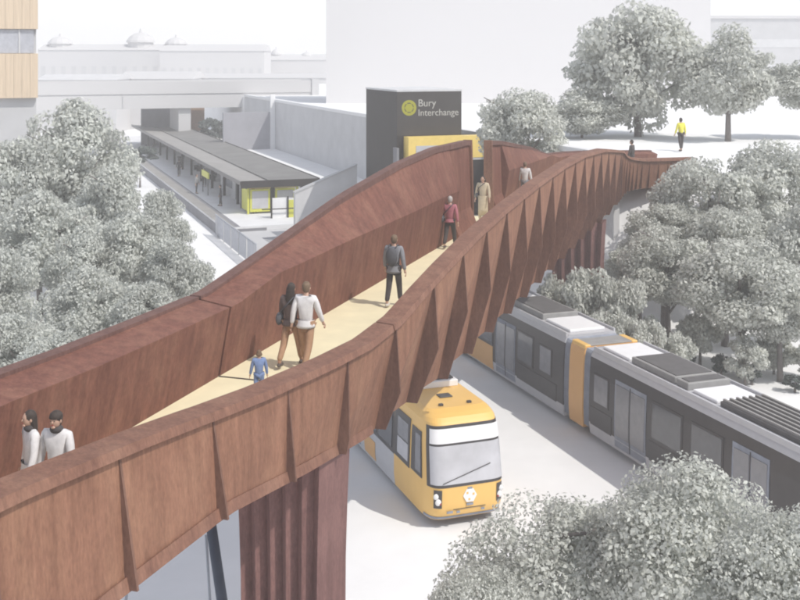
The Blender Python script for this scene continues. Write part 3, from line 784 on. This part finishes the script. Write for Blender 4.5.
far(36, 116, 190, 80, 'low pale building with a dark flat roof behind the road bridge', 'shop_row', roofy=75, roofm=M_grey)
far(118, 192, 200, 79, 'low white building with a pale pitched roof behind the road bridge', 'shop_row', roofy=72)
far(196, 326, 210, 78, 'wide low white building behind the right end of the road bridge', 'shop_row', roofy=74, wins=10)

# ------------------------------------------------------------------ slim masts below the near end of the bridge
def mast(name, label, px0, py0, px1, py1, d, r, m):
    a = P(px0, py0, d); b = P(px1, py1, d); t = (b-a).normalized(); k = a.z/(-t.z); base = a+t*k
    e = empty(name, base, 0, label, 'pole')
    MB().tube([Vector((0, 0, 0)), a-base], [r*1.1, r], 10).build('shaft', m, e, smooth=True)
    MB().box(-r*2.5, r*2.5, -r*2.5, r*2.5, 0, .06).build('base_plate', m, e)
mast('mast', 'thick navy steel mast leaning beneath the bridge left of the pier', 211, 525, 222, 600, 22.5, .11, M_navy)
mast('pole', 'thin grey pole just left of the navy mast', 206, 535, 210, 600, 23, .028, M_wire)
mast('pole', 'thin grey pole under the lower left of the bridge, right one of a leaning pair', 131, 560, 126, 600, 23.5, .03, M_wire)
mast('pole', 'thin grey pole under the lower left of the bridge, left one of a leaning pair', 128, 560, 119, 600, 23.8, .022, M_wire)

# ------------------------------------------------------------------ trees
def crown_mesh(name, seed, nclump, nleaf, ls, mt):
    rng = np.random.default_rng(seed)
    V = []; 
    cl = []
    for i in range(nclump):
        while True:
            v = rng.uniform(-1, 1, 3)
            r = np.linalg.norm(v)
            if .25 < r < .95: break
        v = v*(.70/max(r, .70)) if r > .70 else v
        v[2] = v[2]*.82+.02
        k = math.sqrt(max(.1, 1-v[2]**2*.7)) if v[2] > 0 else (1 if v[2] > -.35 else .75)
        v[:2] *= k
        cl.append((v, rng.uniform(.15, .33)))
        if i % 3 == 0: cl.append((v*rng.uniform(1.18, 1.42)*np.array([1, 1, .80]), rng.uniform(.09, .17)))
    quads = []
    per = nleaf//nclump
    for c, r in cl:
        n = int(per*(r/.27)**2)
        d = rng.normal(size=(n, 3)); d /= np.linalg.norm(d, axis=1)[:, None]
        rad = r*rng.uniform(.45, 1.05, n)**.6
        pos = c+d*rad[:, None]*np.array([1.15, 1.15, .72])
        nr = d*.7+rng.normal(size=(n, 3))*.55+np.array([0, 0, .35]); nr /= np.linalg.norm(nr, axis=1)[:, None]
        a = np.cross(nr, rng.normal(size=(n, 3))); a /= np.linalg.norm(a, axis=1)[:, None]
        b = np.cross(nr, a)
        s = ls*rng.uniform(.55, 1.35, n)[:, None]
        w = s*rng.uniform(.45, .75, n)[:, None]
        quads.append(np.stack([pos-a*s, pos-b*w+nr*w*.2, pos+a*s, pos+b*w+nr*w*.2], axis=1))
    q = np.concatenate(quads); n = len(q)
    me = bpy.data.meshes.new(name)
    me.vertices.add(n*4); me.vertices.foreach_set('co', q.reshape(-1).astype(np.float32))
    me.loops.add(n*4); me.loops.foreach_set('vertex_index', np.arange(n*4, dtype=np.int32))
    me.polygons.add(n); me.polygons.foreach_set('loop_start', np.arange(0, n*4, 4, dtype=np.int32)); me.polygons.foreach_set('loop_total', np.full(n, 4, dtype=np.int32))
    me.update(); me.validate(); me.materials.append(mt)
    return me
PROTO = {'far': [crown_mesh('crown_far', s, 60, 18000, .036, M_leaf) for s in (1, 2, 3)],
         'mid': [crown_mesh('crown_mid', s, 64, 26000, .031, M_leaf2) for s in (11, 12, 13)],
         'bank': [crown_mesh('crown_bank', s, 64, 26000, .031, M_leaf) for s in (15, 16, 17)],
         'near': [crown_mesh('crown_near', s, 84, 42000, .022, M_leaf) for s in (21, 22, 23)],
         'bush': [crown_mesh('crown_bush', s, 30, 8000, .05, M_leaf) for s in (31, 32)],
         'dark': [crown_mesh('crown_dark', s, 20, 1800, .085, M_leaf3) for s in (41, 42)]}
tcount = [0]
def tree(kind, px, d, ytop, hw, label, group, name='tree', ybot=None, cat='tree', squash=None):
    tcount[0] += 1; rnd = random.Random(tcount[0]*7+3)
    top = P(px, ytop, d); g0 = ground_at(top.x, d)
    rr = hw/FPX*d; H = top.z-g0
    if H < .8: H = .8
    low = .0 if kind in ('bush', 'dark') else .16
    if ybot is not None: low = max(-.22, min(.7, (ZP(ybot, d)-g0)/H))
    cz = H*(low+1)/2; rz_ = H*(1-low)/2
    e = empty(name, (top.x, d, g0), rnd.uniform(0, 6.28), label, cat, group)
    me = PROTO[kind][tcount[0] % len(PROTO[kind])]
    c = bpy.data.objects.new('crown', me); COL.objects.link(c); c.parent = e; c.location = (0, 0, cz); c.scale = (rr, rr, rz_*1.04)
    m = MB()
    tr = max(.05, .021*H)
    jt = [Vector((rnd.uniform(-.1, .1)*rr*.5*u, rnd.uniform(-.1, .1)*rr*.5*u, lerp(-.1, cz+rz_*.5, u))) for u in (0, .25, .5, .75, 1)]
    m.tube(jt, [tr*1.25, tr, tr*.8, tr*.55, tr*.25], 8)
    if kind not in ('dark',):
        for i in range(7):
            b0 = jt[1+i % 3].lerp(jt[2+i % 3], rnd.random()); an = i*2.4+rnd.random(); l = rr*rnd.uniform(.45, .75)
            e1 = Vector((math.cos(an)*l, math.sin(an)*l, max(b0.z+l*.4, cz-rz_*.4+rnd.random()*rz_*.7)))
            m.tube([b0, b0.lerp(e1, .5)+Vector((0, 0, -.08*l)), e1], [tr*.45, tr*.28, tr*.1], 6)
    m.build('trunk', M_bark, e, smooth=True)
    return e
GL = 'trees left of the tram platform'
tree('mid', 76, 66, 84, 66, 'tallest pale tree left of the platform, reaching up to the road bridge', GL)
tree('mid', 12, 62, 118, 52, 'pale tree below the timber clad building at the left edge', GL)
tree('mid', 112, 60, 150, 44, 'round pale tree in front of the tallest left hand tree, beside the platform edge', GL)
tree('mid', 40, 53, 178, 62, 'broad grey green tree in the middle of the left hand clump', GL)
tree('mid', 124, 52, 196, 52, 'pale tree next to the platform fence, halfway down the left clump', GL)
tree('mid', 172, 50, 226, 40, 'rightmost tree of the left clump, touching the footbridge coping', GL)
tree('mid', 88, 45, 256, 52, 'low spreading tree above the left end of the footbridge parapet', GL)
tree('mid', 20, 40, 300, 50, 'lowest tree of the left clump, at the left edge above the parapet', GL)
tree('mid', 145, 44, 270, 40, 'small tree tucked behind the footbridge parapet left of its joint', GL)
tree('mid', 60, 38, 322, 44, 'bushy tree rising just above the footbridge coping, left of centre of the clump', GL)
tree('mid', 8, 47, 232, 44, 'tree at the left edge between the broad one and the lowest one', GL)
tree('mid', 160, 58, 176, 34, 'slender pale tree closest to the platform face', GL)
tree('mid', 84, 50, 216, 40, 'mid sized tree in the heart of the left clump', GL)
GP = 'trees on the upper street'
tree('far', 638, 74, -14, 74, 'tallest tree on the upper street, its crown cut by the top of the picture', GP, ybot=156)
tree('far', 728, 70, 14, 52, 'tree with a bare dark trunk on the white street right of the tallest one', GP, ybot=130)
tree('far', 808, 72, 48, 46, 'tree on the upper street at the right edge of the picture', GP, ybot=122)
tree('far', 521, 64, 78, 50, 'round tree behind the crest of the footbridge right of the sign tower', GP, ybot=190)
tree('far', 582, 73, 82, 44, 'small tree between the round one and the tallest one on the street', GP, ybot=142)
GB = 'trees on the right hand bank'
tree('bank', 708, 54, 142, 58, 'upper bank tree just below the person in yellow', GB, ybot=262)
tree('bank', 778, 55, 126, 66, 'upper bank tree nearest the right edge', GB, ybot=260)
tree('bank', 664, 53, 196, 40, 'bank tree beside the far landing of the footbridge', GB, ybot=262)
tree('bank', 668, 50, 212, 50, 'bank tree with a visible trunk above the second tram', GB, ybot=318)
tree('bank', 742, 46, 226, 66, 'broadest bank tree, round crowned, in the middle of the bank', GB, ybot=350)
tree('bank', 812, 49, 186, 52, 'bank tree cut by the right edge beside the broad round one', GB, ybot=330)
tree('bank', 725, 51, 190, 50, 'bank tree half hidden behind the broad round one', GB, ybot=300)
tree('bank', 780, 45.5, 250, 50, 'low bank tree at the right edge below the others', GB, ybot=352)
tree('bank', 640, 52.5, 228, 36, 'leftmost bank tree, standing right of the far pier', GB, ybot=315)
GS = 'shrubs behind the second tram'
tree('bush', 592, 47.6, 250, 32, 'pale shrub hiding the foot of the far pier of the footbridge', GS, 'shrub', cat='shrub')
tree('bush', 560, 49.5, 256, 24, 'small shrub left of the far pier foot', GS, 'shrub', cat='shrub')
tree('bush', 630, 47, 262, 30, 'pale shrub right of the far pier, close behind the tram roof', GS, 'shrub', cat='shrub')
tree('bush', 606, 44.6, 288, 24, 'low shrub directly behind the centre band of the second tram', GS, 'shrub', cat='shrub')
tree('bush', 648, 43.5, 306, 22, 'low shrub under the bank tree with a visible trunk', GS, 'shrub', cat='shrub')
tree('bush', 676, 44.5, 318, 22, 'pale shrub below the tree trunk, above the dark roof unit of the tram', GS, 'shrub', cat='shrub')
tree('bush', 745, 44.8, 330, 24, 'pale shrub under the broad bank tree', GS, 'shrub', cat='shrub')
tree('bush', 700, 47.5, 300, 24, 'pale shrub between the trunk and the broad bank tree', GS, 'shrub', cat='shrub')
tree('bush', 774, 46.5, 328, 26, 'pale shrub right of the broad bank tree, left one of two at the right edge', GS, 'shrub', cat='shrub')
tree('bush', 806, 45.5, 336, 24, 'pale shrub cut by the right edge above the dark bush', GS, 'shrub', cat='shrub')
tree('bush', 622, 44.2, 300, 20, 'low shrub just right of the centre band of the second tram', GS, 'shrub', cat='shrub')
GD = 'dark bushes at the foot of the bank'
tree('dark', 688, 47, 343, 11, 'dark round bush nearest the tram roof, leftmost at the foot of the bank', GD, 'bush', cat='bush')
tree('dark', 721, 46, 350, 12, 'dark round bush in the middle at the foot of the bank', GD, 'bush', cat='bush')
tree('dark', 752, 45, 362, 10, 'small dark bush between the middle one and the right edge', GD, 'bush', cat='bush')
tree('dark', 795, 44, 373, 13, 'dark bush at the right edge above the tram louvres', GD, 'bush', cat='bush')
GF = 'foreground trees at the lower right'
tree('near', 548, 21.5, 478, 112, 'foreground tree directly below the front tram', GF, ybot=700)
tree('near', 690, 20.5, 440, 112, 'tallest foreground tree, covering the lower side of the second tram', GF, ybot=680)
tree('near', 800, 18.5, 486, 95, 'foreground tree in the bottom right corner', GF, ybot=700)
tree('near', 480, 19.5, 545, 58, 'leftmost small foreground tree at the bottom edge', GF, ybot=700)
tree('bush', 268, 18.2, 588, 26, 'white leafed sapling in front of the near pier', None, 'sapling', ybot=640, cat='sapling')
tree('dark', 207, 143, 115, 14, 'dark hedge in front of the road bridge pier, left of the grey wing wall', None, 'hedge', cat='hedge', ybot=140)
tree('dark', 220, 141, 118, 11, 'dark low bush touching the left edge of the grey wing wall', None, 'bush', cat='bush', ybot=142)
tree('dark', 140, 112, 144, 20, 'dark bush at the far left end of the platform canopy', None, 'bush', cat='bush', ybot=166)

# ------------------------------------------------------------------ people
def skin(verts, edges, radii, sub=1):
    me = bpy.data.meshes.new('sk'); me.from_pydata([tuple(v) for v in verts], edges, [])
    o = bpy.data.objects.new('sk', me); COL.objects.link(o)
    o.modifiers.new('s', 'SKIN')
    sv = me.skin_vertices[0].data
    for i, r in enumerate(radii):
        sv[i].radius = r if isinstance(r, tuple) else (r, r); sv[i].use_root = (i == 0)
    ss = o.modifiers.new('u', 'SUBSURF'); ss.levels = sub; ss.render_levels = sub
    dg = bpy.context.evaluated_depsgraph_get(); m2 = bpy.data.meshes.new_from_object(o.evaluated_get(dg))
    bpy.data.objects.remove(o)
    vs = [v.co.copy() for v in m2.vertices]; fs = [tuple(p.vertices) for p in m2.polygons]
    bpy.data.meshes.remove(m2)
    return vs, fs
def flatten_torso(vs, y0=0):
    for v in vs:
        if .80 < v.z < 1.52 and abs(v.x) < .19: v.y = y0+(v.y-y0)*.72
    return vs
def person(label, pos, heading, H=1.75, stride=.0, top=M_cgrey, bottom=M_cdark, hair=M_hairb, hairlen=0, coat=0, shoes=M_shoe, skinm=M_skin, arms=(13, 13), elbow=(12, 12), bag=None, hat=None, lean=0, group='people on the footbridge', sleeves=True, shorts=False, scarf=None):
    e = empty('person', pos, heading, label, 'person', group)
    e.scale = (H/1.75,)*3
    y = lambda v: v
    hipz, sh = .92, 1.43
    sw = stride
    J = {}
    J['pel'] = Vector((0, 0, .95)); J['sp'] = Vector((0, lean*.3, 1.12)); J['ch'] = Vector((0, lean*.7, 1.32)); J['nk'] = Vector((0, lean, 1.48)); J['hd'] = Vector((0, lean+.015, 1.60))
    for s, k in ((-1, 'l'), (1, 'r')):
        ph = sw*s
        J['hp'+k] = Vector((s*.095, 0, hipz-.03))
        kn = R(24)*ph; 
        J['kn'+k] = J['hp'+k]+Vector((s*.012, math.sin(kn)*.43+.02*abs(sw), -math.cos(kn)*.43))
        sh_ = kn-R(14)*abs(sw)*(1.6 if ph < 0 else .2)
        J['an'+k] = J['kn'+k]+Vector((0, math.sin(sh_)*.40, -math.cos(sh_)*.40))
        J['to'+k] = J['an'+k]+Vector((s*.02, .15, -.03))
        J['sh'+k] = Vector((s*.185, lean*.9, sh))
        ar = arms[0] if s < 0 else arms[1]; el = elbow[0] if s < 0 else elbow[1]
        a1 = R(-18)*ph+R(2); out = R(ar)
        J['el'+k] = J['sh'+k]+Vector((s*math.sin(out)*.29, math.sin(a1)*.29, -math.cos(a1)*math.cos(out)*.29))
        a2 = a1+R(el)
        J['wr'+k] = J['el'+k]+Vector((s*math.sin(out)*.16, math.sin(a2)*.255, -math.cos(a2)*.25))
        dv = (J['wr'+k]-J['el'+k]).normalized(); J['hn'+k] = J['wr'+k]+dv*.085
    drop = min(J['anl'].z, J['anr'].z)-.085
    for k in J: J[k] = J[k]-Vector((0, 0, drop))
    # body: one continuous skin surface
    names = ['pel', 'sp', 'ch', 'nk', 'hd', 'hpl', 'knl', 'anl', 'tol', 'hpr', 'knr', 'anr', 'tor', 'shl', 'ell', 'wrl', 'hnl', 'shr', 'elr', 'wrr', 'hnr']
    rad = [.100, .098, .112, .052, .05, .070, .052, .038, .03, .070, .052, .038, .03, .062, .042, .029, .036, .062, .042, .029, .036]
    ed = [(0, 1), (1, 2), (2, 3), (3, 4), (0, 5), (5, 6), (6, 7), (7, 8), (0, 9), (9, 10), (10, 11), (11, 12), (2, 13), (13, 14), (14, 15), (15, 16), (2, 17), (17, 18), (18, 19), (19, 20)]
    vs, fs = skin([J[n] for n in names], ed, rad)
    flatten_torso(vs)
    m = MB().add(vs, fs)
    hc = J['hd']+Vector((0, .015, .035))
    m.sphere(hc, (.074, .094, .115), 16, 12)
    m.sphere(hc+Vector((0, .088, -.012)), (.014, .022, .02), 8, 6)          # nose
    m.sphere(hc+Vector((0, .072, -.085)), (.035, .022, .022), 8, 6)         # chin
    for s in (-1, 1): m.sphere(hc+Vector((s*.076, -.005, -.01)), (.012, .02, .03), 8, 6)
    for s, k in ((-1, 'l'), (1, 'r')):                                       # fingers and thumb
        dv = (J['hn'+k]-J['wr'+k]).normalized(); c = J['hn'+k]; fw = Vector((0, 1, 0))
        for i, ln in enumerate((.062, .075, .07, .055)):
            b0 = c+fw*((1.5-i)*.018)+dv*.015; m.tube([b0, b0+dv*ln*.55, b0+dv*ln*.95-Vector((s*.016, 0, 0))], [.0085, .008, .006], 6)
        b0 = c+fw*.028-dv*.03; m.tube([b0, b0+fw*.022+dv*.025, b0+fw*.028+dv*.055], [.011, .0095, .007], 6)
    bo = m.build('body', skinm, e, smooth=True)
    em_ = MB()
    for s in (-1, 1): em_.sphere(hc+Vector((s*.03, .086, .008)), (.010, .007, .007), 8, 6)
    em_.build('eyes', M_hairb, e)
    mo = MB().sphere(hc+Vector((0, .089, -.052)), (.022, .008, .006), 8, 6); mo.build('mouth', M_red, e)
    # hair
    hm = MB()
    hm.sphere(hc+Vector((0, -.018, .022)), (.086, .098, .108), 16, 10, zmin=-.25)
    hm.sphere(hc+Vector((0, -.030, -.005)), (.080, .080, .105), 16, 10, zmin=-.8)
    if hairlen: 
        rows = []
        for (u, wd, dp) in ((0, .09, .06), (.35, .105, .06), (.7, .115, .055), (1, .085, .04)):
            z = .03-u*hairlen
            rows.append([hc+Vector((wd*math.cos(2*PI*i/12), -.055+dp*math.sin(2*PI*i/12)-.02*u, z)) for i in range(12)])
        hm.grid(rows, True)
    hm.build('hair', hair, e, smooth=True)
    if scarf: MB().sphere(J['nk']+Vector((0, .01, .02)), (.10, .095, .062), 14, 8).build('scarf', scarf, e, smooth=True)
    if hat:
        MB().sphere(hc+Vector((0, -.005, .045)), (.095, .108, .095), 16, 10, zmin=-.1).build('hat', hat, e, smooth=True)
    # top garment
    names = ['pel', 'sp', 'ch', 'nk', 'shl', 'ell', 'wrl', 'shr', 'elr', 'wrr']
    pts = [J[n].copy() for n in names]
    pts[0].z -= .10; pts[3].z -= .015
    if not sleeves:
        pts[6] = pts[5]+(pts[6]-pts[5])*.2; pts[9] = pts[8]+(pts[9]-pts[8])*.2
    rad = [.165, .150, .158, .062, .082, .062, .048, .082, .062, .048]
    vs, fs = skin(pts, [(0, 1), (1, 2), (2, 3), (2, 4), (4, 5), (5, 6), (2, 7), (7, 8), (8, 9)], rad)
    flatten_torso(vs)
    m = MB().add(vs, fs)
    if coat:
        rows = []
        for u in (0, .33, .66, 1):
            z = 1.0-drop-u*coat; wd = .172+u*.025; dp = .128+u*.04
            rows.append([Vector((wd*math.cos(2*PI*i/16)*(1+.03*math.sin(5*i)*u), dp*math.sin(2*PI*i/16)*(1+.04*math.sin(7*i)*u), z)) for i in range(16)])
        rows.append([v*1 for v in rows[-1]]); rows[-1] = [Vector((v.x*.9, v.y*.9, v.z+.01)) for v in rows[-1]]
        m.grid(rows, True)
    m.build('coat' if coat else 'jacket', top, e, smooth=True)
    # trousers
    names = ['pel', 'hpl', 'knl', 'anl', 'hpr', 'knr', 'anr']
    pts = [J[n].copy() for n in names]
    rad = [.135, .105, .078, .062, .105, .078, .062]
    for i in (3, 6): pts[i] = pts[i]+Vector((0, 0, .03))
    if shorts:
        pts[3] = pts[2]+(pts[3]-pts[2])*.1; pts[6] = pts[5]+(pts[6]-pts[5])*.1; rad[3] = rad[6] = .08
    vs, fs = skin(pts, [(0, 1), (1, 2), (2, 3), (0, 4), (4, 5), (5, 6)], rad)
    flatten_torso(vs)
    MB().add(vs, fs).build('trousers', bottom, e, smooth=True)
    for k in 'lr':
        a = J['an'+k]
        MB().sphere(a+Vector((0, .065, -.048)), (.048, .135, .05), 12, 8, zmin=-.7).build('shoe', shoes, e, smooth=True)
    if bag == 'backpack':
        b = MB(); b.sphere((0, -.19, 1.24-drop), (.15, .10, .24), 14, 10); b.build('backpack', M_cbag, e, smooth=True)
        s_ = MB()
        for s in (-1, 1): s_.tube([(s*.09, -.14, 1.46-drop), (s*.10, .0, 1.52-drop), (s*.10, .125, 1.40-drop), (s*.11, .11, 1.2-drop), (s*.13, -.1, 1.08-drop)], .018, 6)
        s_.build('backpack_strap', M_cbag, e, smooth=True)
    elif bag:
        b = MB(); b.sphere((.25*(1 if bag == 'right' else -1), -.03, 1.0-drop), (.07, .13, .14), 12, 8); b.build('shoulder_bag', M_cbag, e, smooth=True)
        sg_ = 1 if bag == 'right' else -1
        MB().tube([(.25*sg_, 0, 1.1-drop), (.15*sg_, .13, 1.3-drop), (-.08*sg_, .1, 1.5-drop), (-.1*sg_, -.1, 1.48-drop), (.2*sg_, -.13, 1.15-drop)], .014, 6).build('bag_strap', M_cbag, e, smooth=True)
    return e
M_cbag = cloth('bag', (.10, .10, .11))
AW = -math.atan2(.316, .949)          # walking away along the bridge
def on_deck(px, py, d=None):
    d = d or (CAMZ-DZ)*FPX/(py-HOR)
    return Vector(((px-400)/FPX*d, d, DZ))
person('woman with long dark hair in a white coat at the left end of the footbridge', on_deck(31, 0, 14.8), AW+PI*.80, 1.60, .3, M_cwhite, M_cdark, M_hairb, .32, coat=.35, scarf=M_cdark)
person('dark haired man in a pale coat at the left end of the footbridge', on_deck(57, 0, 14.7), AW+PI*1.02, 1.62, .3, M_cwhite, M_cdark, M_hairb, 0, coat=.3, hat=M_hairb, scarf=M_cdark)
person('small fair haired child in blue just behind the near coping', on_deck(259, 0, 20.3), AW+.6, 0.94, .2, M_cblue, M_cblue, M_hairf, .10)
person('long haired woman in dark clothes with a bag, walking beside the man in white', on_deck(291, 366), AW, 1.72, .8, M_cbrown, M_skindc if 'M_skindc' in globals() else M_ctan, M_hairb, .35, coat=.12, bag='left', skinm=M_skind)
person('man in a white jacket and tan trousers walking away beside the woman with the bag', on_deck(306, 369), AW, 1.78, -.7, M_cwhite, M_ctan, M_hairf, 0, coat=.15)
person('man in grey with a dark backpack walking alone in the middle of the deck', on_deck(394, 306), AW, 1.80, .5, M_cgrey, M_cdark, M_hairf, 0, coat=.18, bag='backpack', shoes=M_shoel)
person('person in a pink jacket walking with a bag before the opening in the parapet', on_deck(450, 248), AW, 1.72, .7, M_cpink, M_cdark, M_hairg, 0, coat=.12, bag='left')
person('woman in a long cream dress standing in the opening of the parapet', on_deck(483, 222), AW+PI, 1.74, .2, M_ccream, M_ccream, M_hairb, .15, coat=.75, bag='right')
person('person in a white shirt half hidden behind the far coping', on_deck(525, 0, 47.6), AW, 1.75, .3, M_cwhite, M_cgrey, M_hairf, 0)
d_ = 59.3
person('person in black standing at the far landing of the footbridge', Vector(((632-400)/FPX*d_, d_, DZ)), 1.0, 1.8, .2, M_cdark, M_cdark, M_hairb, 0)
sp = P(681, 150, 63); person('person in a bright yellow top and dark trousers on the upper street', Vector((sp.x, 63, ground_at(sp.x, 63))), .4, 1.88, .3, M_chiv, M_cdark, M_hairb, 0, group=None)
for (dp, dq, lab, tp_) in ((-.5, 6, 'person in dark clothes on the platform nearest the shelter', M_cdark), (-1.0, 15, 'person in grey on the platform by the hanging lime sign', M_cgrey), (.6, 20, 'person in brown under the canopy beyond the lime sign', M_cbrown), (-.3, 30, 'person in dark clothes farthest along the platform', M_cdark)):
    person(lab, T(CPL+dp, CQ0+dq, .857), 2.0+dq, 1.74, .2, tp_, M_cdark, M_hairb, 0, group='people on the tram platform')

# ------------------------------------------------------------------ haze over the whole place
hz = MB().box(-1500, 1500, -700, 2400, -1, 70).build('haze', bpy.data.materials.new('haze'), fix=True)
hm_ = hz.data.materials[0]; hm_.use_nodes = True; hn = hm_.node_tree.nodes; hn.clear()
pv = hn.new('ShaderNodeVolumePrincipled'); ho = hn.new('ShaderNodeOutputMaterial')
pv.inputs['Color'].default_value = (1, .985, .975, 1); pv.inputs['Density'].default_value = .0018; pv.inputs['Anisotropy'].default_value = 0
hm_.node_tree.links.new(pv.outputs[0], ho.inputs['Volume'])
tag(hz, kind='stuff')
